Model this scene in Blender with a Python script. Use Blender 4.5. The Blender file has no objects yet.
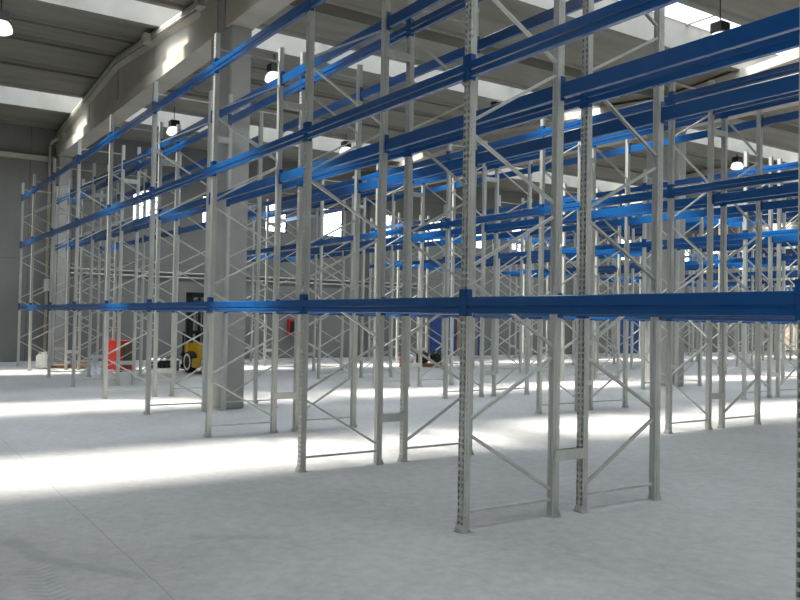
import bpy, bmesh, math, random
from mathutils import Vector, Matrix
random.seed(7)
S = bpy.context.scene
COL = S.collection
PI = math.pi

# ------------------------------------------------------------------ camera, world, sun, exposure
CAM_LOC = Vector((5.0167, -3.9939, 1.6702))
YAW, PITCH, ROLL, FPX = 0.9816, 0.0222, 0.0182, 807.2
fwd = Vector((-math.sin(YAW)*math.cos(PITCH), math.cos(YAW)*math.cos(PITCH), math.sin(PITCH)))
r0 = Vector((math.cos(YAW), math.sin(YAW), 0)); u0 = r0.cross(fwd)
right = math.cos(ROLL)*r0 + math.sin(ROLL)*u0
up = -math.sin(ROLL)*r0 + math.cos(ROLL)*u0
cam_d = bpy.data.cameras.new('camera'); cam = bpy.data.objects.new('camera', cam_d); COL.objects.link(cam)
cam_d.sensor_width = 36.0; cam_d.lens = FPX*36.0/800.0; cam_d.clip_start = 0.05; cam_d.clip_end = 300
M = Matrix((right, up, -fwd)).transposed().to_4x4(); M.translation = CAM_LOC
cam.matrix_world = M
S.camera = cam

world = bpy.data.worlds.new('world'); S.world = world; world.use_nodes = True
bg = world.node_tree.nodes['Background']; bg.inputs[0].default_value = (0.80, 0.90, 1.0, 1); bg.inputs[1].default_value = 1.0
world.cycles.sampling_method = 'NONE'

sun_d = bpy.data.lights.new('sun', 'SUN'); sun_d.energy = 42.0; sun_d.angle = math.radians(9.5); sun_d.color = (1.0, 0.95, 0.84)
sun = bpy.data.objects.new('sun', sun_d); COL.objects.link(sun)
sun.rotation_euler = Vector((0.232, 0.36, -1.0)).to_track_quat('-Z', 'Y').to_euler()
sun.location = (0, 0, 30)
# daylight scattered down by the opal sheets of each skylight strip, one lamp per few sheets
SKY_W, SKY_SPREAD = 150.0, math.radians(120)
for rg_ in (-16.5, -1.5, 13.5):
    for sg_ in (-1, 1):
        for k_ in range(8):
            ad = bpy.data.lights.new('skylight_daylight', 'AREA'); ad.shape = 'RECTANGLE'; ad.size = 1.5; ad.size_y = 6.3
            ad.energy = SKY_W*(.75 if rg_+sg_*4.47 > 0 else 1.0); ad.spread = SKY_SPREAD; ad.color = (0.86, 0.94, 1.0)
            ao = bpy.data.objects.new('skylight_daylight', ad); COL.objects.link(ao)
            ao.location = (rg_+sg_*4.47, -6.9+3.18+6.36*k_, 8.33-.08*4.47+.60)
PANE_GLOW = 1.0
S.view_settings.view_transform = 'Standard'; S.view_settings.look = 'None'
S.view_settings.gamma = 1.0; S.view_settings.use_curve_mapping = False
S.view_settings.exposure = 0.0
S.cycles.use_denoising = True
S.cycles.max_bounces = 8; S.cycles.diffuse_bounces = 5; S.cycles.transparent_max_bounces = 12
S.cycles.caustics_reflective = False; S.cycles.caustics_refractive = False

def project(x, y, z):
    v = Vector((x, y, z)) - CAM_LOC; d = v.dot(fwd)
    if d < 0.3: return None
    return 400+FPX*v.dot(right)/d, 300-FPX*v.dot(up)/d, d
def ray_at(px, py, axis, val):
    d = fwd + right*((px-400)/FPX) - up*((py-300)/FPX)
    return CAM_LOC + d*((val-CAM_LOC[axis])/d[axis])

# ------------------------------------------------------------------ materials
def new_mat(name):
    m = bpy.data.materials.new(name); m.use_nodes = True
    nt = m.node_tree; b = nt.nodes['Principled BSDF']
    return m, nt, b
def tex_noise(nt, scale, detail=4, rough=.55, vec=None, stretch=None):
    tc = nt.nodes.new('ShaderNodeTexCoord'); n = nt.nodes.new('ShaderNodeTexNoise')
    n.inputs['Scale'].default_value = scale; n.inputs['Detail'].default_value = detail; n.inputs['Roughness'].default_value = rough
    if stretch:
        mp = nt.nodes.new('ShaderNodeMapping'); mp.inputs['Scale'].default_value = stretch
        nt.links.new(tc.outputs['Object'], mp.inputs[0]); nt.links.new(mp.outputs[0], n.inputs['Vector'])
    else: nt.links.new(tc.outputs['Object'], n.inputs['Vector'])
    return n
def ramp(nt, src, stops):
    r = nt.nodes.new('ShaderNodeValToRGB'); e = r.color_ramp.elements
    while len(e) < len(stops): e.new(0.5)
    for el, (p, c) in zip(e, stops): el.position = p; el.color = (*c, 1)
    nt.links.new(src, r.inputs[0]); return r
def noisy(name, c1, c2, scale, rough, metallic=0.0, stretch=None, bump=0.0, lo=.3, hi=.7):
    m, nt, b = new_mat(name)
    n = tex_noise(nt, scale, stretch=stretch)
    r = ramp(nt, n.outputs['Fac'], [(lo, c1), (hi, c2)])
    nt.links.new(r.outputs[0], b.inputs['Base Color'])
    b.inputs['Roughness'].default_value = rough; b.inputs['Metallic'].default_value = metallic
    if bump:
        bp = nt.nodes.new('ShaderNodeBump'); bp.inputs['Strength'].default_value = bump; bp.inputs['Distance'].default_value = .01
        nt.links.new(n.outputs['Fac'], bp.inputs['Height']); nt.links.new(bp.outputs[0], b.inputs['Normal'])
    return m
def plain(name, c, rough=.5, metallic=0.0):
    return noisy(name, tuple(x*.9 for x in c), tuple(min(1, x*1.08) for x in c), 6, rough, metallic)
GALV = noisy('galvanized_steel', (.47, .485, .455), (.60, .615, .58), 9, .40, .30, stretch=(1, 1, .35))
BLUE = noisy('blue_paint', (.004, .072, .24), (.006, .080, .27), 4, .20)
BLUE.node_tree.nodes['Principled BSDF'].inputs['Specular IOR Level'].default_value = .7
CONC = noisy('concrete_roof', (.185, .175, .145), (.26, .247, .205), 1.6, .85, stretch=(1.6, .25, 1))
GIRD = noisy('concrete_girder', (.40, .37, .31), (.52, .485, .41), 1.1, .8)
WELL = noisy('concrete_upstand', (.20, .197, .18), (.26, .253, .232), 1.1, .8)
PILL = noisy('concrete_pillar', (.33, .33, .31), (.42, .42, .395), 1.5, .8)
BLACK = plain('black_plastic', (.012, .012, .013), .45)
RUBBER = plain('tyre_rubber', (.016, .016, .016), .8)
YELLOW = plain('yellow_paint', (.62, .40, .015), .4)
RED = plain('red_paint', (.60, .025, .02), .45)
WHITEP = plain('white_plastic', (.78, .78, .74), .4)
SHEET = plain('white_sheet', (.72, .74, .78), .45)
WOOD = noisy('pallet_wood', (.22, .12, .055), (.38, .23, .12), 8, .75)
CARD = noisy('cardboard', (.30, .19, .10), (.42, .28, .17), 5, .85)
OLIVE = plain('olive_panel', (.09, .085, .045), .6)
DOORB = noisy('door_blue', (.012, .055, .22), (.016, .07, .27), 3, .45)
DARKM = plain('dark_metal', (.03, .03, .032), .4, .6)
CREAM = noisy('end_panel_cream', (.66, .62, .55), (.76, .72, .64), .8, .8)

def wall_material():
    m, nt, b = new_mat('wall_panels')
    n = tex_noise(nt, .8, stretch=(1, 1, .5)); r = ramp(nt, n.outputs['Fac'], [(.3, (.17, .172, .165)), (.7, (.225, .226, .215))])
    tc = nt.nodes.new('ShaderNodeTexCoord'); sx = nt.nodes.new('ShaderNodeSeparateXYZ'); nt.links.new(tc.outputs['Object'], sx.inputs[0])
    def joint(sock, period, off, w):
        a = nt.nodes.new('ShaderNodeMath'); a.operation = 'ADD'; a.inputs[1].default_value = off+100*period; nt.links.new(sock, a.inputs[0])
        q = nt.nodes.new('ShaderNodeMath'); q.operation = 'MODULO'; q.inputs[1].default_value = period; nt.links.new(a.outputs[0], q.inputs[0])
        l = nt.nodes.new('ShaderNodeMath'); l.operation = 'LESS_THAN'; l.inputs[1].default_value = w; nt.links.new(q.outputs[0], l.inputs[0]); return l.outputs[0]
    j1 = joint(sx.outputs['Y'], 2.55, 2.0, .03); j2 = joint(sx.outputs['Z'], 3.4, 0.0, .02)
    mx = nt.nodes.new('ShaderNodeMath'); mx.operation = 'MAXIMUM'; nt.links.new(j1, mx.inputs[0]); nt.links.new(j2, mx.inputs[1])
    mix = nt.nodes.new('ShaderNodeMixRGB'); mix.inputs[2].default_value = (.12, .12, .115, 1)
    nt.links.new(mx.outputs[0], mix.inputs[0]); nt.links.new(r.outputs[0], mix.inputs[1]); nt.links.new(mix.outputs[0], b.inputs['Base Color'])
    b.inputs['Roughness'].default_value = .85
    return m
WALL = wall_material()

def floor_material():
    m, nt, b = new_mat('floor_concrete')
    L = nt.links.new
    def math_(op, a, c=None):
        n = nt.nodes.new('ShaderNodeMath'); n.operation = op
        for i, v in enumerate((a, c)):
            if v is None: continue
            if isinstance(v, (int, float)): n.inputs[i].default_value = v
            else: L(v, n.inputs[i])
        return n.outputs[0]
    big = tex_noise(nt, .55, 5, .6); fine = tex_noise(nt, 9.0, 8, .72)
    mixn = math_('ADD', math_('MULTIPLY', big.outputs['Fac'], .5), math_('MULTIPLY', fine.outputs['Fac'], .5))
    r = ramp(nt, mixn, [(.38, (.365, .362, .358)), (.60, (.525, .521, .518))])
    tc = nt.nodes.new('ShaderNodeTexCoord'); sx = nt.nodes.new('ShaderNodeSeparateXYZ'); L(tc.outputs['Object'], sx.inputs[0])
    X, Y = sx.outputs['X'], sx.outputs['Y']
    wob = nt.nodes.new('ShaderNodeTexNoise'); wob.inputs['Scale'].default_value = 3.0; L(tc.outputs['Object'], wob.inputs['Vector'])
    w = math_('MULTIPLY', math_('SUBTRACT', wob.outputs['Fac'], .5), .03)
    # sawn joints: along x every 6.2 m (one at y = -2.42), along y every 7.5 m
    jy = math_('LESS_THAN', math_('ABSOLUTE', math_('SUBTRACT', math_('MODULO', math_('ADD', math_('ADD', Y, w), 62+2.42+3.1), 6.2), 3.1)), .006)
    jx = math_('LESS_THAN', math_('ABSOLUTE', math_('SUBTRACT', math_('MODULO', math_('ADD', X, 75+9+3.75), 7.5), 3.75)), .005)
    joint = math_('MAXIMUM', jy, math_('MULTIPLY', jx, .5))
    # tyre marks: chevron tread in an arc, and two drag smears
    def stroke(ax, ay, bx, by, wd):
        dx, dy = bx-ax, by-ay; ln = math.hypot(dx, dy); dx /= ln; dy /= ln
        px, py = math_('SUBTRACT', X, ax), math_('SUBTRACT', Y, ay)
        al = math_('ADD', math_('MULTIPLY', px, dx), math_('MULTIPLY', py, dy))
        ac = math_('ABSOLUTE', math_('SUBTRACT', math_('MULTIPLY', py, dx), math_('MULTIPLY', px, dy)))
        e = math_('ADD', ac, math_('MULTIPLY', math_('SUBTRACT', wob.outputs['Fac'], .5), wd*1.2))
        inside = math_('SMOOTH_MIN', 1.0, 1.0)
        a = nt.nodes.new('ShaderNodeMapRange'); a.inputs[1].default_value = wd; a.inputs[2].default_value = wd*.45; L(e, a.inputs[0])
        q = nt.nodes.new('ShaderNodeMapRange'); q.inputs[1].default_value = ln*.62; q.inputs[2].default_value = ln*.40
        L(math_('ABSOLUTE', math_('SUBTRACT', al, ln/2)), q.inputs[0])
        return math_('MULTIPLY', a.outputs[0], q.outputs[0]), al, ac
    s1, _, _ = stroke(-1.5, -3.05, -.85, -2.92, .10)
    s2, _, _ = stroke(-.95, -2.98, -.15, -2.46, .07)
    s3, al, ac = stroke(-.72, -3.0, .25, -3.02, .13)
    tread = math_('LESS_THAN', math_('MODULO', math_('ADD', math_('ADD', al, math_('MULTIPLY', ac, .7)), 5.0), .075), .038)
    s3 = math_('MULTIPLY', s3, tread)
    s4, _, _ = stroke(-.95, -1.95, -.55, -1.3, .10)
    s5, _, _ = stroke(2.6, -.9, 3.0, -1.2, .07)
    st = math_('MAXIMUM', math_('MAXIMUM', s1, s2), math_('MAXIMUM', math_('MULTIPLY', s3, .9), math_('MAXIMUM', math_('MULTIPLY', s4, .6), math_('MULTIPLY', s5, .5))))
    m1 = nt.nodes.new('ShaderNodeMixRGB'); m1.inputs[2].default_value = (.20, .195, .19, 1); L(math_('MULTIPLY', st, .34), m1.inputs[0]); L(r.outputs[0], m1.inputs[1])
    m2 = nt.nodes.new('ShaderNodeMixRGB'); m2.inputs[2].default_value = (.27, .25, .22, 1); L(math_('MULTIPLY', joint, .6), m2.inputs[0]); L(m1.outputs[0], m2.inputs[1])
    L(m2.outputs[0], b.inputs['Base Color'])
    rr = ramp(nt, big.outputs['Fac'], [(.3, (.42,)*3), (.7, (.58,)*3)]); L(rr.outputs[0], b.inputs['Roughness'])
    b.inputs['Specular IOR Level'].default_value = .35
    return m
FLOOR = floor_material()

def pane_material(name, glow, col, clear=.62):
    m = bpy.data.materials.new(name); m.use_nodes = True; nt = m.node_tree; nt.nodes.clear()
    o = nt.nodes.new('ShaderNodeOutputMaterial'); t = nt.nodes.new('ShaderNodeBsdfTransparent'); e = nt.nodes.new('ShaderNodeEmission')
    e.inputs[0].default_value = (*col, 1); e.inputs[1].default_value = glow/(1-clear)
    x = nt.nodes.new('ShaderNodeMixShader'); x.inputs[0].default_value = 1-clear
    nt.links.new(t.outputs[0], x.inputs[1]); nt.links.new(e.outputs[0], x.inputs[2]); nt.links.new(x.outputs[0], o.inputs[0])
    m.cycles.emission_sampling = 'NONE'
    return m
PANE = pane_material('skylight_polycarbonate', PANE_GLOW, (.95, .98, 1.0))
GLASS = pane_material('window_glass', 3.0, (.90, .95, 1.0), .3)
GLOW_LOW = pane_material('translucent_panel_warm', .85, (1.0, .80, .60), .02)  # self-lit colours standing in for sunlight at the end wall, warmer low down
GLOW_HIGH = pane_material('translucent_panel', .75, (1.0, .97, .92), .02)
def glow_material(name, col, s):
    m, nt, b = new_mat(name); b.inputs['Base Color'].default_value = (.8, .8, .8, 1)
    b.inputs['Emission Color'].default_value = (*col, 1); b.inputs['Emission Strength'].default_value = s; return m
LAMPG = glow_material('lamp_dome_glow', (.88, .93, 1.0), 1.6)

# ------------------------------------------------------------------ mesh helpers
class MB:
    def __init__(s): s.v = []; s.f = []
    def box(s, x0, x1, y0, y1, z0, z1):
        b = len(s.v)
        s.v += [(x0,y0,z0),(x1,y0,z0),(x1,y1,z0),(x0,y1,z0),(x0,y0,z1),(x1,y0,z1),(x1,y1,z1),(x0,y1,z1)]
        s.f += [tuple(b+i for i in q) for q in ((0,3,2,1),(4,5,6,7),(0,1,5,4),(1,2,6,5),(2,3,7,6),(3,0,4,7))]
        return s
    def loft(s, rings, cap=True):
        b = len(s.v); n = len(rings[0])
        for r in rings: s.v += [tuple(p) for p in r]
        for k in range(len(rings)-1):
            for i in range(n):
                j = (i+1) % n
                s.f.append((b+k*n+i, b+k*n+j, b+(k+1)*n+j, b+(k+1)*n+i))
        if cap:
            s.f.append(tuple(b+i for i in reversed(range(n)))); s.f.append(tuple(b+(len(rings)-1)*n+i for i in range(n)))
        return s
    def prism(s, prof, x0, x1, axis='x'):
        if axis == 'x': return s.loft([[(x0, a, c) for a, c in prof], [(x1, a, c) for a, c in prof]])
        if axis == 'y': return s.loft([[(a, x0, c) for a, c in prof], [(a, x1, c) for a, c in prof]])
        return s.loft([[(a, c, x0) for a, c in prof], [(a, c, x1) for a, c in prof]])
    def bar(s, p, q, prof):
        p = Vector(p); q = Vector(q); d = (q-p).normalized(); a = Vector((1,0,0))
        if abs(d.x) > .9: a = Vector((0,0,1))
        a = (a - d*a.dot(d)).normalized(); c = d.cross(a)
        return s.loft([[p+a*i+c*j for i, j in prof], [q+a*i+c*j for i, j in prof]])
    def tube(s, pts, r, n=8):
        pts = [Vector(p) for p in pts]; rings = []
        for i, p in enumerate(pts):
            d = (pts[min(i+1, len(pts)-1)] - pts[max(i-1, 0)]).normalized()
            a = Vector((0,0,1)) if abs(d.z) < .9 else Vector((1,0,0))
            a = (a-d*a.dot(d)).normalized(); c = d.cross(a)
            rr = r[i] if isinstance(r, (list, tuple)) else r
            rings.append([p+a*(rr*math.cos(2*PI*k/n))+c*(rr*math.sin(2*PI*k/n)) for k in range(n)])
        return s.loft(rings)
    def lathe(s, prof, o=(0,0,0), axis='z', n=20, cap=True):
        rings = []
        for r, h in prof:
            ring = []
            for k in range(n):
                a, c = r*math.cos(2*PI*k/n), r*math.sin(2*PI*k/n)
                ring.append({'z': (o[0]+a, o[1]+c, o[2]+h), 'x': (o[0]+h, o[1]+a, o[2]+c), 'y': (o[0]+a, o[1]+h, o[2]+c)}[axis])
            rings.append(ring)
        return s.loft(rings, cap)
    def mesh(s, name, mat):
        me = bpy.data.meshes.new(name); me.from_pydata(s.v, [], s.f)
        bm = bmesh.new(); bm.from_mesh(me); bmesh.ops.recalc_face_normals(bm, faces=bm.faces); bm.to_mesh(me); bm.free()
        me.materials.append(mat); return me
    def obj(s, name, mat, parent=None, bevel=0):
        me = s.mesh(name, mat)
        if bevel:
            bm = bmesh.new(); bm.from_mesh(me)
            es = [e for e in bm.edges if len(e.link_faces) == 2 and e.calc_face_angle(0) > .5]
            bmesh.ops.bevel(bm, geom=es, offset=bevel, segments=2, affect='EDGES', clamp_overlap=True); bm.to_mesh(me); bm.free()
        return link(name, me, parent)
def link(name, me, parent=None):
    o = bpy.data.objects.new(name, me); COL.objects.link(o)
    if parent: o.parent = parent
    return o
def tag(o, label, cat, group=None, kind='thing'):
    o['label'] = label; o['category'] = cat; o['kind'] = kind
    if group: o['group'] = group
    return o
def thing(name, label, cat, loc=(0,0,0), rz=0, group=None):
    o = bpy.data.objects.new(name, None); COL.objects.link(o); o.location = loc; o.rotation_euler = (0,0,rz); o.empty_display_size = .1
    return tag(o, label, cat, group)
def struct(name, mb, mat, bevel=0):
    o = mb.obj(name, mat, None, bevel); o['kind'] = 'structure'; return o
def smooth(o):
    for p in o.data.polygons: p.use_smooth = True
    return o

# ------------------------------------------------------------------ building shell
XF, XN, YR, YE = -24.0, 21.0, -6.9, 44.0
RIDGES = (-16.5, -1.5, 13.5)
ZR, SLOPE = 8.33, .08
def ztop(x):
    rg = min(RIDGES, key=lambda r: abs(r-x)); return ZR - SLOPE*abs(x-rg)
def lab(o, t):
    o['label'] = t; return o
lab(struct('floor', MB().box(XF-.3, XN+.3, YR-.3, YE+.3, -.3, 0), FLOOR), 'pale grey power-floated concrete warehouse floor')
# far wall with its row of square windows
WY = [4.4+2.55*i for i in range(15)]
WZ0, WZ1, WW = 4.93, 6.12, .95
w = MB(); w.box(XF-.25, XF, YR, YE, 0, WZ0); w.box(XF-.25, XF, YR, YE, WZ1, 9.6)
edges = [YR] + [e for y in WY for e in (y-WW/2, y+WW/2)] + [YE]
for a, b in zip(edges[::2], edges[1::2]): w.box(XF-.25, XF, a, b, WZ0, WZ1)
lab(struct('wall_far', w, WALL), 'grey precast concrete panel wall at the far end of the aisles')
for i, y in enumerate(WY):
    fr = MB(); a, b = y-WW/2, y+WW/2
    fr.box(XF-.14, XF-.06, a, a+.05, WZ0, WZ1); fr.box(XF-.14, XF-.06, b-.05, b, WZ0, WZ1)
    fr.box(XF-.14, XF-.06, a+.05, b-.05, WZ0, WZ0+.05); fr.box(XF-.14, XF-.06, a+.05, b-.05, WZ1-.05, WZ1)
    f = struct('window_%d' % (i+1), fr, DARKM); lab(f, 'square bright window in the far concrete wall')
    MB().box(XF-.115, XF-.105, a+.03, b-.03, WZ0+.03, WZ1-.03).obj('window_pane', GLASS, f)
lab(struct('wall_end', MB().box(XF-.25, XN+.25, YE, YE+.25, 0, 9.6), CREAM), 'pale cream end wall beyond the last racks')
gb = MB()
for i in range(7): gb.box(XF+.2+1.0*i, XF+.26+1.0*i, YE-.09, YE-.02, .05, 7.4)
for z in (.05, 2.3, 4.7, 7.36): gb.box(XF+.2, XF+6.26, YE-.085, YE-.03, z, z+.06)
gf = lab(struct('window_80', gb, DARKM), 'tall glowing translucent panels in the end wall beyond the last racks')
MB().box(XF+.22, XF+6.24, YE-.06, YE-.05, .08, 2.33).obj('window_pane', GLOW_LOW, gf); MB().box(XF+.22, XF+6.24, YE-.06, YE-.05, 2.33, 7.38).obj('window_pane', GLOW_HIGH, gf)
struct('wall_near', MB().box(XN, XN+.25, YR, YE, 0, 9.6), WALL)
struct('wall_rear', MB().box(XF-.25, XN+.25, YR-.25, YR, 0, 9.6), WALL)
lab(struct('trim_1', MB().box(XF, XF+.16, YR, 1.3, 6.68, 6.84), GIRD), 'concrete ledge along the far wall')

# roof: precast slabs in rows across the girders, with long skylight wells between
ceil = MB(); wells = MB(); panes = MB(); cover = MB()
def slab(x0, x1):
    "one ribbed slab: edge ribs below a raised soffit, following the roof slope"
    if x0 > x1: x0, x1 = x1, x0
    za, zb = ztop(x0+1e-4), ztop(x1-1e-4)
    z = lambda x: za+(zb-za)*(x-x0)/(x1-x0)
    R, D = .07, .06
    prof = [(x0, z(x0)), (x0+R, z(x0+R)), (x0+R+.04, z(x0+R)+D), (x1-R-.04, z(x1-R)+D), (x1-R, z(x1-R)), (x1, z(x1)), (x1, z(x1)+.34), (x0, z(x0)+.34)]
    ceil.prism(prof, YR, YE, 'y')
for rg in RIDGES:
    for sg in (-1, 1):
        X = lambda o: rg+sg*o
        slab(X(.11), X(1.70)); slab(X(1.92), X(3.58)); slab(X(5.36), X(7.24))
        # closing strips over the joints
        for o0, o1 in ((-.02, .13), (1.68, 1.94), (7.22, 7.5)):
            a, b = sorted((X(o0), X(o1))); zz = min(ztop(a), ztop(b))+.24
            cover.box(a, b, YR, YE, zz, zz+.2)
        # skylight wells: upstand on both sides, glazing on top
        for o0, o1 in ((3.58, 3.70), (5.24, 5.36)):
            a, b = sorted((X(o0), X(o1))); zz = ztop((a+b)/2)
            wells.box(a, b, YR, YE, zz, zz+.68)
        a, b = sorted((X(3.62), X(5.32))); zt = ztop((a+b)/2)+.64
        y = YR
        while y < YE-.1:
            panes.box(a, b, y+.03, min(y+3.07, YE)-.03, zt, zt+.02); wells.box(a, b, y-.03, y+.03, zt-.06, zt+.03); y += 3.1
lab(struct('ceiling', ceil, CONC), 'ribbed precast concrete roof slabs')
struct('ceiling_joint', cover, CONC)
lab(struct('ceiling_upstand', wells, WELL), 'pale concrete sides of the skylight wells')
lab(struct('window_90', panes, PANE), 'long bright skylight strips between the roof slabs')

# girders and pillars
GY = [1.57+12.42*i for i in range(0, 4)]
PX = [-24.0+.28, -9.08, 6.0, 20.6]
GZ = 6.85
ng = 0
for gy in GY:
    for ri, rg in enumerate(RIDGES):
        x0, x1 = rg-7.28, rg+7.28
        if ri == 0: x0 = -23.9
        g = MB()
        def section(x, web):
            zt = ztop(x); h = .23; t = .23 if not web else .13
            return [(x, gy-h, GZ), (x, gy+h, GZ), (x, gy+h, GZ+.28), (x, gy+t, GZ+.36), (x, gy+t, zt-.30), (x, gy+h, zt-.22), (x, gy+h, zt-.01),
                    (x, gy-h, zt-.01), (x, gy-h, zt-.22), (x, gy-t, zt-.30), (x, gy-t, GZ+.36), (x, gy-h, GZ+.28)]
        xs = [(x0, 0), (x0+.9, 0), (x0+1.0, 1), (rg-2.2, 1), (rg-2.16, 1), (rg-.02, 1), (rg+.02, 1), (rg+2.2, 1), (x1-1.0, 1), (x1-.9, 0), (x1, 0)]
        g.loft([section(x, wb) for x, wb in xs])
        for sx in (rg-3.2, rg, rg+3.2):     # thin stiffener lines cast on the web
            g.box(sx-.012, sx+.012, gy-.145, gy+.145, GZ+.33, ztop(sx)-.28)
        ng += 1
        lab(struct('ceiling_girder_%d' % ng, g, GIRD), 'tapered precast concrete roof girder')
    for px in PX:
        p = MB(); hx = .5 if px > -20 else .28; hy = .2
        p.box(px-hx, px+hx, gy-hy, gy+hy, 0, GZ)
        if px > -20: p.box(px-.19, px+.19, gy-.2, gy+.2, GZ, ztop(px)-.05)
        lab(struct('pillar', p, PILL, .02), 'square grey concrete pillar carrying the roof girders')

# ------------------------------------------------------------------ racking
H = 5.54; DEP = .96; PAIR = 6.21; GAPY = 2.28
LV = (1.80, 3.665, 5.085)
XS = [2.768, 0.0, -2.8, -5.6, -8.4, -11.2, -14.0, -16.8, -19.6, -21.56]
ORD = ['first', 'second', 'third', 'fourth', 'fifth', 'sixth', 'seventh', 'eighth', 'ninth', 'tenth', 'eleventh', 'twelfth', 'thirteenth', 'fourteenth', 'fifteenth', 'sixteenth']

def post_mesh(name, holes, flip=False):
    T = .003
    pts = [(-.003, .032), (-.033, .032), (-.033, .010), (-.039, .004), (-.039, -.035), (.039, -.035), (.039, .004), (.033, .010), (.033, .032), (.003, .032)]
    cols = []       # (x, y, hole flag to the next point)
    for i, (a, b) in enumerate(zip(pts, pts[1:])):
        if holes and i == 4:
            for u, h in ((0, 0), (.09, 1), (.34, 0), (.66, 1), (.91, 0)): cols.append((a[0]+(b[0]-a[0])*u, a[1], h))
        elif holes and i in (3, 5):
            for u, h in ((0, 0), (.42, 1), (.54, 0)): cols.append((a[0], a[1]+(b[1]-a[1])*u, h))
        else: cols.append((*a, 0))
    cols.append((*pts[-1], 0))
    zs = [0]
    if holes:
        z = .05
        while z < H-.04: zs += [z, z+.030]; z += .05
    zs.append(H)
    bm = bmesh.new(); fs = -1 if flip else 1
    vs = [[bm.verts.new((x, y*fs, z)) for x, y, _ in cols] for z in zs]
    for k in range(len(zs)-1):
        for i in range(len(cols)-1):
            if cols[i][2] and k % 2 == 1 and k < len(zs)-2: continue
            bm.faces.new((vs[k][i], vs[k][i+1], vs[k+1][i+1], vs[k+1][i]))
    bmesh.ops.recalc_face_normals(bm, faces=bm.faces)
    bmesh.ops.solidify(bm, geom=bm.faces[:], thickness=T)
    me = bpy.data.meshes.new(name); bm.to_mesh(me); bm.free(); me.materials.append(GALV); return me
UP = [(-.016, -.011), (.016, -.011), (.016, .011), (.012, .011), (.012, -.007), (-.012, -.007), (-.012, .011), (-.016, .011)]
def brace_pts():
    f, b = .035, DEP-.035
    seq = [('h', .15), (b, .24, f, .76), (f, .87, b, 1.35), (b, 1.46, f, 1.97), (f, 2.09, b, 2.56), (b, 2.68, f, 3.14), (f, 3.26, b, 3.78), (b, 3.90, f, 4.38), (f, 4.50, b, 4.98), ('h', 5.33)]
    out = []
    for s in seq:
        if s[0] == 'h': out.append(((0, f, s[1]), (0, b, s[1])))
        else: out.append(((0, s[0], s[1]), (0, s[2], s[3])))
    return out
def foot_mb(y, sg):
    m = MB()
    m.box(-.052, .052, y-.05, y+.05, 0, .006)
    m.loft([[(-.046, y+sg*.040, .006), (.046, y+sg*.040, .006), (.046, y+sg*.060, .006), (-.046, y+sg*.060, .006)],
            [(-.041, y+sg*.036, .058), (.041, y+sg*.036, .058), (.041, y+sg*.040, .058), (-.041, y+sg*.040, .058)]])
    for bx in (-.026, .026): m.lathe([(.007, .0), (.007, .014), (.003, .016)], (bx, y+sg*.054, .016), n=8)
    m.lathe([(.009, .004), (.009, .02)], (.048, y-sg*.015, .004), n=6)
    return m
ME = {}
for hl in (True, False):
    ME['post', hl, 0] = post_mesh('post', hl)
    ME['post', hl, 1] = post_mesh('post', hl, True)
ME['foot', 0] = foot_mb(0, -1).mesh('foot_plate', GALV); ME['foot', 1] = foot_mb(0, 1).mesh('foot_plate', GALV)
ME['braces'] = [MB().bar(p, q, UP).mesh('brace', GALV) for p, q in brace_pts()]
def spacer_at(z):
    m = MB(); y0, y1 = DEP-.02, DEP+.38
    for s in (-1, 1):
        m.box(min(s*.040, s*.044), max(s*.040, s*.044), y0, y1, z-.045, z+.045)
        for zz in (z-.045, z+.041): m.box(min(s*.040, s*.020), max(s*.040, s*.020), DEP+.06, DEP+.30, zz, zz+.004)
    return m.mesh('row_spacer', GALV)
ME['spacers'] = [spacer_at(.52), spacer_at(4.72)]
def joined(names):
    bm = bmesh.new()
    for me, dy in names:
        n = len(bm.verts); bm.from_mesh(me); bm.verts.ensure_lookup_table()
        for v in bm.verts[n:]: v.co.y += dy
    me = bpy.data.meshes.new('rack_upright'); bm.to_mesh(me); bm.free(); me.materials.append(GALV); return me
base_list = [(ME['post', False, 0], 0), (ME['post', False, 1], DEP), (ME['foot', 0], 0), (ME['foot', 1], DEP)] + [(b, 0) for b in ME['braces']]
ME['upright_small'] = joined(base_list); ME['upright_small_sp'] = joined(base_list+[(s, 0) for s in ME['spacers']])

def upright(x, y, rot, label, detail, spacers):
    g = 'galvanized upright frames of the pallet racks'
    if not detail:
        o = link('rack_upright', ME['upright_small_sp' if spacers else 'upright_small']); o.location = (x, y, 0); o.rotation_euler = (0, 0, rot)
        return tag(o, label, 'rack upright', g)
    r = thing('rack_upright', label, 'rack upright', (x, y, 0), rot, g)
    holes = detail > 1
    for k, yy in ((0, 0), (1, DEP)):
        p = link('post', ME['post', holes, k], r); p.location = (0, yy, 0)
        link('foot_plate', ME['foot', k], p)
    for b in ME['braces']: link('brace', b, r)
    if spacers:
        for s in ME['spacers']: link('row_spacer', s, r)
    return r

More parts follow.
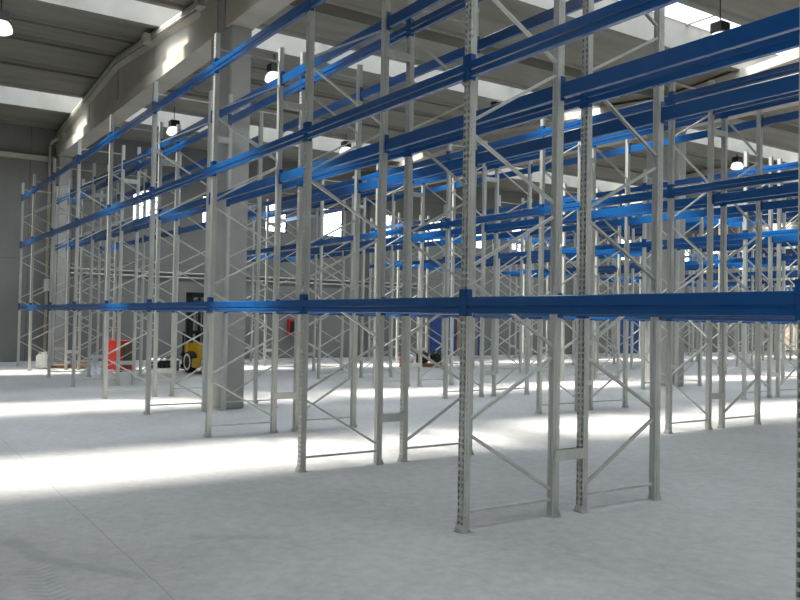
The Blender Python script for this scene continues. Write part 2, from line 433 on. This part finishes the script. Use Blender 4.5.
BH = .13
def beam_profile():       # (y, z): outer face at y=-.05, longitudinal grooves, inner face at y=0
    h = BH
    return [(-.040, 0), (-.044, .004), (-.044, .036), (-.036, .042), (-.036, .054), (-.044, .062), (-.044, h-.006), (-.040, h), (.002, h), (.006, h-.005), (.006, .005), (.002, 0)]
def beam_mesh(L):
    k = ('beam', round(L, 3))
    if k not in ME:
        ME[k] = MB().prism([(y, z-BH/2-.02) for y, z in beam_profile()], .044, L-.044, 'x').mesh('rack_crossbeam', BLUE)
        cs = []
        for x, s in ((0, 1), (L, -1)):
            m = MB()
            def bx(a, b, *r): m.box(*sorted((x+s*a, x+s*b)), *r)
            bx(.0015, .047, -.045, -.040, -.105, .105)      # plate over the post's face
            bx(.043, .047, -.045, .012, -.105, .105)        # plate against the post's side
            for zz in (-.075, -.025, .025, .075): bx(.016, .026, -.048, -.044, zz-.010, zz+.010)
            cs.append(m.mesh('end_connector', BLUE))
        ME['conn', k[1]] = cs
        bm = bmesh.new()
        for me in (ME[k], *cs): bm.from_mesh(me)
        me = bpy.data.meshes.new('rack_crossbeam'); bm.to_mesh(me); bm.free(); me.materials.append(BLUE); ME['small', k[1]] = me
    return ME[k]
def crossbeam(xl, xr, y, z, face_out, label, detail):
    "face_out -1: outer face towards -y; +1: towards +y"
    L = xr-xl; beam_mesh(L); kk = round(L, 3)
    g = 'blue crossbeams of the pallet racks'
    o = link('rack_crossbeam', ME['beam', kk] if detail else ME['small', kk])
    if face_out < 0: o.location = (xl, y, z)
    else: o.location = (xr, y, z); o.rotation_euler = (0, 0, PI)
    tag(o, label, 'rack beam', g)
    if detail:
        for c in ME['conn', kk]: link('end_connector', c, o)
    return o

NROW = 14
LVN = ('lowest', 'middle', 'top')
def in_view(pts, mx=60, my=200):
    q = [project(*p) for p in pts]; q = [t for t in q if t]
    if not q: return False
    return not (min(t[0] for t in q) > 800+mx or max(t[0] for t in q) < -mx or min(t[1] for t in q) > 600+my or max(t[1] for t in q) < -my)
beams = []
for row in range(NROW):
    pair, back = divmod(row, 2)
    y0 = pair*PAIR; off = 0 if pair == 0 else -.08
    yb = y0 + (GAPY if back else 0); rot = PI if back else 0
    dirn = -1 if back else 1               # local +y in world
    pillar_row = back and pair % 2 == 0    # these rows step round a pillar
    rname = ORD[row]
    xs = [x+off for x in XS]
    n = len(xs)
    for k, x in enumerate(xs):
        ys = (yb, yb+dirn*DEP)
        if not in_view([(x, yy, z) for yy in ys for z in (0, 2.7, 5.5)], 130 if row else 200, 100): continue
        pos = ORD[n-1-k]
        lbl = 'perforated galvanized rack upright in %s rack row, %s frame from the far wall' % (rname, pos)
        upright(x, yb, rot, lbl, 2 if row < 4 else (1 if row < 6 else 0), not back)
    for k in range(n-1):
        xr, xl = xs[k], xs[k+1]
        for li, z in enumerate(LV):
            for side in (0, 1):
                a, b = xl, xr
                if pillar_row and abs(xr-(-8.4+off)) < .01: b = -9.27+off
                yy = yb + dirn*(DEP if side else 0)
                fo = (1 if side else -1)*dirn
                if not in_view([(a, yy, z), (b, yy, z), ((a+b)/2, yy, z)], 25, 25): continue
                d = (Vector(((a+b)/2, yy, z))-CAM_LOC).length
                lbl = 'blue %s rack beam, %s side of %s rack row, %s bay from far wall' % (LVN[li], 'inner' if side else 'aisle', rname, ORD[n-2-k])
                beams.append((row, d, a, b, yy, z, fo, lbl))
    if pillar_row:
        for yy, nm, fl in ((yb-DEP, 'inner', 0), (yb, 'aisle', 1)):
            if row > 6: continue
            t = thing('rack_post', 'lone perforated rack post beside the concrete pillar, %s side of %s rack row' % (nm, rname), 'rack post', (-9.27+off, yy, 0), 0, 'lone rack posts beside the pillars')
            p = link('post_column', ME['post', row < 4, fl], t); link('foot_plate', ME['foot', fl], t)
beams.sort(key=lambda t: t[1])
for i, (row, d, a, b, yy, z, fo, lbl) in enumerate(beams[:300]):
    crossbeam(a, b, yy, z, fo, lbl, 1 if row < 6 else 0)
rest = MB()
for row, d, a, b, yy, z, fo, lbl in beams[300:]:
    for s in (1,):
        prof = [((-fo if False else fo)*(-q) if False else (q if fo < 0 else -q), h-BH/2-.02+z) for q, h in beam_profile()]
        rest.prism([(yy+q, h) for q, h in prof], a+.05, b-.05, 'x')
        for c in (a, b):
            ylo, yhi = (yy-.046, yy+.01) if fo < 0 else (yy-.01, yy+.046)
            s1 = 1 if c == a else -1
            rest.box(*sorted((c+s1*.002, c+s1*.047)), ylo, yhi if fo > 0 else ylo+.005, z-.105, z+.105) if fo < 0 else rest.box(*sorted((c+s1*.002, c+s1*.047)), yhi-.005, yhi, z-.105, z+.105)
if rest.v:
    tag(rest.obj('distant_rack_steel', BLUE), 'blue crossbeams of the most distant rack rows by the end wall', 'rack beams', None, 'stuff')
print('BEAMS', len(beams))

# ------------------------------------------------------------------ hanging lamps
def lamp(px, py, lx, label, on=True):
    p = ray_at(px, py, 0, lx); x, y, z = p
    r = thing('hanging_lamp', label, 'lamp', (x, y, z), 0, 'high-bay lamps under the roof')
    smooth(MB().lathe([(.09, .06), (.15, .04), (.20, -.03), (.225, -.13), (.215, -.16), (.15, -.20), (.02, -.22)], n=24).obj('lamp_shade', LAMPG, r))
    MB().box(-.14, .14, -.14, .14, .06, .26).obj('ballast_box', BLACK, r, .015)
    MB().tube([(0, 0, .26), (0, 0, ztop(x)+.14-z)], .012).obj('suspension_rod', DARKM, r)
    return r
lamp(1, 24, -13.25, 'bright hanging lamp at the top corner, over the aisle before the girder')
lamp(274, 75, -13.25, 'white hanging lamp just beside the first concrete pillar, under the roof girder')
lamp(174, 129, -19.75, 'white hanging lamp below the long roof girder, between two rack posts')
lamp(346, 149, -19.75, 'hanging lamp seen above the second rack row, beyond the first pillar')
lamp(720, 36, -4.75, 'hanging lamp with black box against the bright skylight strip')
lamp(737, 164, -13.25, 'white domed hanging lamp over the far aisle beside the second pillar')
lamp(497, 108, -13.25, 'small hanging lamp partly hidden behind the first frame of front row')

# ------------------------------------------------------------------ pipes and wall fittings
gy = GY[0]
def zt_(x): return ztop(x)
dp = MB(); X0 = -23.72; Y0 = 1.12
dp.tube([(X0, Y0, 0), (X0, Y0, 7.15), (X0+.05, Y0, 7.24), (X0+.2, Y0+.04, 7.30), (X0+.6, Y0+.10, 7.31)], .055, 10)
o = smooth(dp.obj('drain_pipe', GIRD)); tag(o, 'pale round drain pipe running down the far wall beside the corner pillar', 'pipe')
MB().box(X0-.09, X0+.09, Y0-.09, Y0+.09, 2.35, 2.75).obj('junction_box', GALV, o)
cd = MB()
for dz in (.03, .085): cd.tube([(-23.6, gy-.26, ztop(-23.6)-.20+dz), (-16.5, gy-.26, ztop(-16.5)-.20+dz), (-9.3, gy-.26, ztop(-9.3)-.20+dz)], .014, 6)
o = cd.obj('conduit', GALV); tag(o, 'pair of thin conduits running along the top of the roof girder', 'conduit')
for bx in (-13.4, -9.9): MB().box(bx-.13, bx+.13, gy-.40, gy-.235, ztop(bx)-.27, ztop(bx)-.07).obj('junction_box', GIRD, o)
tr = MB()
for z in (3.0, 3.16): tr.tube([(XF+.05, 1.9, z), (XF+.05, 16.6, z)], .028, 8)
tag(tr.obj('wall_pipe', GALV), 'two parallel grey pipes along the far wall below the windows', 'pipe')

def door(n, y0, y1, z1, leaf_end):
    f = MB(); f.box(XF, XF+.09, y0, y0+.09, 0, z1); f.box(XF, XF+.09, y1-.09, y1, 0, z1); f.box(XF, XF+.09, y0+.09, y1-.09, z1-.09, z1)
    d = struct('door_%d' % n, f, DOORB); lab(d, 'blue metal door in the far concrete wall')
    lf = MB().box(XF+.005, XF+.06, y0+.1, leaf_end, .01, z1-.1).obj('door_leaf', DOORB, d)
    MB().box(XF+.06, XF+.10, leaf_end-.18, leaf_end-.05, 1.0, 1.06).obj('door_handle', BLACK, lf)
    return d
d1 = door(1, 17.05, 19.85, 2.25, 18.45)
MB().box(XF+.005, XF+.05, 18.5, 18.85, .01, 2.15).obj('door_leaf', CARD, d1)
MB().box(XF+.005, XF+.05, 18.9, 19.74, .01, 2.15).obj('door_leaf', WALL, d1)
d2 = door(2, 29.3, 31.0, 2.3, 30.85)
ex = thing('extinguisher_cabinet', 'small red fire cabinet fixed on the far concrete wall', 'fire cabinet', (XF, 10.2, 0))
MB().box(.005, .20, -.15, .15, .92, 1.54).obj('cabinet_body', RED, ex, .01)
MB().box(.20, .206, -.11, .11, 1.0, 1.46).obj('cabinet_window', DARKM, ex)
MB().box(.206, .225, .08, .10, 1.18, 1.28).obj('cabinet_handle', BLACK, ex)

# ------------------------------------------------------------------ forklift (seen from behind, driving towards the far wall)
fk = thing('forklift', 'yellow counterbalance forklift with black mast parked behind the front racks', 'forklift', (-16.95, 4.30, 0), PI+.06)
# local: +x is forwards (mast end)
hw = .47
c = MB()
c.loft([[(-.95, y, z) for y, z in ((-hw, .22), (hw, .22), (hw, .72), (hw-.08, .86), (-hw+.08, .86), (-hw, .72))],
        [(-.80, y, z) for y, z in ((-hw, .16), (hw, .16), (hw, .80), (hw-.08, .92), (-hw+.08, .92), (-hw, .80))],
        [(-.10, y, z) for y, z in ((-hw, .16), (hw, .16), (hw, .74), (hw-.08, .80), (-hw+.08, .80), (-hw, .74))]])
c.loft([[(-.10, y, z) for y, z in ((-hw, .16), (hw, .16), (hw, .42), (-hw, .42))], [(.75, y, z) for y, z in ((-hw, .16), (hw, .16), (hw, .42), (-hw, .42))]])
c.box(.55, .75, -hw, hw, .42, .85)
cb = c.obj('chassis', YELLOW, fk, .025)
MB().box(-.96, -.93, -.28, .28, .38, .52).obj('rear_grille', BLACK, cb)
for sx, r in ((-.62, .26), (.55, .31)):
    for sy in (-1, 1):
        wl = smooth(MB().lathe([(r*.6, -.10), (r*.93, -.10), (r, -.06), (r, .06), (r*.93, .10), (r*.6, .10)], (0, 0, 0), 'y', 28).obj('wheel', RUBBER, fk)); wl.location = (sx, sy*(hw-.085), r)
        MB().lathe([(r*.57, -.104), (r*.57, .104)], (0, 0, 0), 'y', 20).obj('wheel_hub', DARKM, wl); MB().lathe([(r*.58, -.107), (r*.78, -.107), (r*.78, .107), (r*.58, .107), (r*.58, -.107)], (0, 0, 0), 'y', 24, False).obj('wheel_rim', WHITEP, wl)
gd = MB(); tq = [(-.018, -.018), (.018, -.018), (.018, .018), (-.018, .018)]
for sy in (-1, 1):
    y = sy*(hw-.06)
    gd.bar((-.72, y, .90), (-.62, y, 2.02), tq); gd.bar((.62, y, .84), (.30, y, 2.05), tq); gd.bar((-.62, y, 2.02), (.30, y, 2.05), tq)
for i in range(6):
    xx = -.62+.92*i/5; gd.bar((xx, -hw+.06, 2.03), (xx, hw-.06, 2.03), tq)
gd.obj('overhead_guard', BLACK, fk)
st = MB().box(-.50, -.02, -.24, .24, .82, .95).obj('driver_seat', BLACK, fk, .03)
MB().loft([[(-.46, -.22, .93), (-.36, -.22, .93), (-.36, .22, .93), (-.46, .22, .93)], [(-.56, -.18, 1.38), (-.49, -.18, 1.38), (-.49, .18, 1.38), (-.56, .18, 1.38)]]).obj('seat_backrest', BLACK, st, .02)
sw = MB().tube([(.42+.05*math.cos(a), .17*math.sin(a), 1.18+.15*math.cos(a)) for a in [i*PI/9 for i in range(19)]], .014, 6); sw.tube([(.42, 0, 1.18), (.62, 0, .80)], .02, 6)
sw.obj('steering_wheel', BLACK, fk)
ms = MB()
for sy in (-1, 1):
    ms.prism([(a, sy*b) for a, b in ((.80, .28), (.94, .28), (.94, .31), (.83, .31), (.83, .37), (.94, .37), (.94, .40), (.80, .40))], .06, 2.28, 'z')
    ms.prism([(a, sy*b) for a, b in ((.86, .20), (.98, .20), (.98, .27), (.86, .27))], .10, 2.20, 'z')
ms.box(.80, .93, -.40, .40, 2.16, 2.30); ms.box(.80, .88, -.36, .36, 1.10, 1.20); ms.box(.80, .88, -.36, .36, .25, .36)
ms.tube([(.90, 0, .2), (.90, 0, 2.15)], .05, 10); ms.tube([(.88, .10, .3), (.88, .10, 2.1)], .016, 6); ms.tube([(.88, -.10, .3), (.88, -.10, 2.1)], .016, 6)
ma = ms.obj('mast', BLACK, fk)
cg = MB().box(.99, 1.05, -.48, .48, .12, .22).box(.99, 1.05, -.48, .48, .46, .56)
for i in range(5): cg.box(1.0, 1.04, -.44+.21*i, -.40+.21*i, .22, 1.15)
cg.box(1.0, 1.04, -.44, .44, 1.11, 1.15); cgo = cg.obj('fork_carriage', BLACK, ma)
for sy in (-1, 1):
    MB().box(1.05, 1.09, sy*.28-.05, sy*.28+.05, .06, .58).box(1.09, 2.1, sy*.28-.05, sy*.28+.05, .06, .095).obj('fork', DARKM, fk)

# ------------------------------------------------------------------ things lying on the floor among the racks
def crate_on(name, label, cat, loc, rz=0, group=None): return thing(name, label, cat, loc, rz, group)
# white canister
p = ray_at(42.5, 368.8, 2, 0)
cn = thing('jerrycan', 'white plastic canister standing on the floor by the end frame of front row', 'canister', (p.x, p.y, 0), .95)
MB().box(-.15, .15, -.16, .16, 0, .43).obj('canister_body', WHITEP, cn, .045)
MB().lathe([(.05, .42), (.05, .47), (.045, .48)], (.06, 0, 0), n=16).obj('screw_cap', SHEET, cn)
hd = MB().tube([(-.11, 0, .43), (-.11, 0, .475), (-.02, 0, .485), (0, 0, .43)], .016, 8).obj('handle', WHITEP, cn)
# red cabinet with an olive side
p = ray_at(118, 371, 2, 0)
rb = thing('tool_cabinet', 'bright red metal cabinet with an olive panel, standing among the racks', 'cabinet', (p.x, p.y, 0), .55)
MB().box(-.36, .36, -.28, .28, .05, .88).obj('cabinet_body', RED, rb, .012)
MB().box(.36, .372, -.20, .20, .14, .82).obj('side_panel', OLIVE, rb)
MB().box(-.32, .32, -.292, -.28, .12, .82).obj('cabinet_door', RED, rb, .004)
for sx in (-.3, .3):
    for sy in (-.22, .22): MB().box(sx-.03, sx+.03, sy-.03, sy+.03, 0, .05).obj('cabinet_foot', DARKM, rb)
# dark crates with pale sheets
for (px, py, w_, nm, lb) in ((156.5, 370.5, .42, 'crate', 'dark crate with pale sheet on top, beside the forklift, closer to the red cabinet'), (171.2, 371, .26, 'crate', 'dark crate with pale sheet on top, directly beside the wheel of forklift')):
    p = ray_at(px, py, 2, 0)
    cr = thing(nm, lb, 'crate', (p.x, p.y, 0), .9, 'dark crates by the forklift')
    b = MB()
    b.box(-w_/2, w_/2, -.22, .22, .06, .10)
    for sx in (-1, 1): b.box(sx*w_/2-.02, sx*w_/2+.02, -.24, .24, 0, .30)
    for zz in (.12, .21): b.box(-w_/2, w_/2, -.24, -.22, zz, zz+.07); b.box(-w_/2, w_/2, .22, .24, zz, zz+.07)
    b.obj('crate_body', BLACK, cr)
    s = MB(); nx = 10; V = []
    for i in range(nx+1):
        for j in range(nx+1):
            V.append((-w_/2-.03+(w_+.06)*i/nx, -.25+.5*j/nx, .31+.05*random.random()))
    s.v = V+[(x, y, z-.012) for x, y, z in V]; m_ = (nx+1)**2
    for i in range(nx):
        for j in range(nx):
            a = i*(nx+1)+j; q = (a, a+1, a+nx+2, a+nx+1); s.f.append(q); s.f.append(tuple(m_+t for t in reversed(q)))
    s.obj('cover_sheet', SHEET, cr)
# crumpled white sheet
p = ray_at(94, 374.5, 2, 0)
s = MB(); nr, na = 9, 26
V = []
for i in range(nr+1):
    for j in range(na):
        a = 2*PI*j/na; rr = i/nr
        rad = rr*(.36+.06*math.sin(3*a+1)+.05*math.sin(7*a))
        h = .40*(1-rr)**1.25*(1+.18*math.sin(5*a+3*rr)) + .035*random.random()*(1 if i < nr else 0) + .004
        V.append((rad*math.cos(a), rad*math.sin(a)*.9, max(.004, h)))
s.v = V
for i in range(nr):
    for j in range(na):
        a, b = i*na+j, i*na+(j+1) % na; s.f.append((a, b, b+na, a+na))
s.f.append(tuple(reversed(range(nr*na, (nr+1)*na))))
o = s.obj('plastic_sheet', SHEET); o.location = (p.x, p.y, 0); tag(o, 'crumpled heap of white plastic sheet on the floor between rack posts', 'plastic sheet')
# flat brown boards / cardboard
for i, (px, py, w_, d_, h_, mt, lb) in enumerate(((61.5, 367.6, .56, .46, .12, WOOD, 'low wooden pallet on the floor beside the white canister'), (79.5, 368.5, .36, .36, .22, CARD, 'brown cardboard bundle on the floor between the canister and white sheet'))):
    p = ray_at(px, py, 2, 0)
    if i == 0:
        t = thing('pallet', lb, 'pallet', (p.x, p.y, 0), .9)
        for y in (-.21, 0, .21): MB().box(-w_/2, w_/2, y-.04, y+.04, 0, .09).obj('bearer', mt, t)
        for k in range(5): MB().box(-w_/2+.12*k, -w_/2+.10+.12*k, -.25, .25, .09, .11).obj('deck_board', mt, t)
    else:
        t = thing('cardboard_bundle', lb, 'cardboard', (p.x, p.y, 0), .7)
        for k in range(5): MB().box(-w_/2+.02*random.random(), w_/2-.03*random.random(), -d_/2, d_/2-.03*random.random(), .043*k, .043*k+.038).obj('flat_sheet', mt, t)
# pallet of wrapped goods in the third double row's aisle end
p = ray_at(421, 366.5, 2, 0)
t = thing('loaded_pallet', 'long wooden pallet on the floor under the dark bundles before the blue door', 'pallet', (p.x, p.y, 0), .98)
for y in (-.38, 0, .38): MB().box(-.75, .75, y-.05, y+.05, 0, .09).obj('bearer', WOOD, t)
for k in range(9): MB().box(-.75+.17*k, -.62+.17*k, -.45, .45, .09, .112).obj('deck_board', WOOD, t)
M4 = Matrix.Translation((p.x, p.y, 0)) @ Matrix.Rotation(.98, 4, 'Z')
def lump(name, label, cat, lx, ly, z, sx, sy, sz, mt, seed):
    rnd = random.Random(seed); bm = bmesh.new(); bmesh.ops.create_icosphere(bm, subdivisions=3, radius=1)
    for v in bm.verts:
        d = v.co.normalized(); k = 1+.10*math.sin(7*d.x+seed)+.08*math.sin(9*d.y+2*seed)+.05*rnd.random()
        q = Vector((math.copysign(abs(d.x)**.6, d.x), math.copysign(abs(d.y)**.6, d.y), math.copysign(abs(d.z)**.6, d.z)))*k
        v.co = Vector((q.x*sx, q.y*sy, max(-sz, q.z*sz)))
    me = bpy.data.meshes.new(name); bm.to_mesh(me); bm.free(); me.materials.append(mt)
    lo = min(v.co.z for v in me.vertices)
    o = link(name, me); w_ = M4 @ Vector((lx, ly, 0)); o.location = (w_.x, w_.y, z-lo); o.rotation_euler = (0, 0, .98); return tag(o, label, cat, 'bundles on the long pallet')
lump('wrapped_bundle', 'glossy black wrapped bundle on the long pallet, its middle', 'bundle', .03, .05, .113, .19, .30, .20, BLACK, 1)
lump('wrapped_bundle', 'taller black wrapped bundle on the long pallet, at the end by the blue door', 'bundle', .52, 0, .113, .18, .32, .22, BLACK, 2)
lump('wrapped_bundle', 'pale wrapped bundle on the long pallet, between black bundle and orange box', 'bundle', -.355, -.05, .113, .09, .26, .14, SHEET, 3)
b = MB().box(-.13, .13, -.2, .2, 0, .2).obj('parts_box', plain('orange_box', (.55, .16, .05), .6), None, .01)
w_ = M4 @ Vector((-.62, -.05, 0)); b.location = (w_.x, w_.y, .113); b.rotation_euler = (0, 0, .98); tag(b, 'small orange box at the end of the long pallet', 'box')
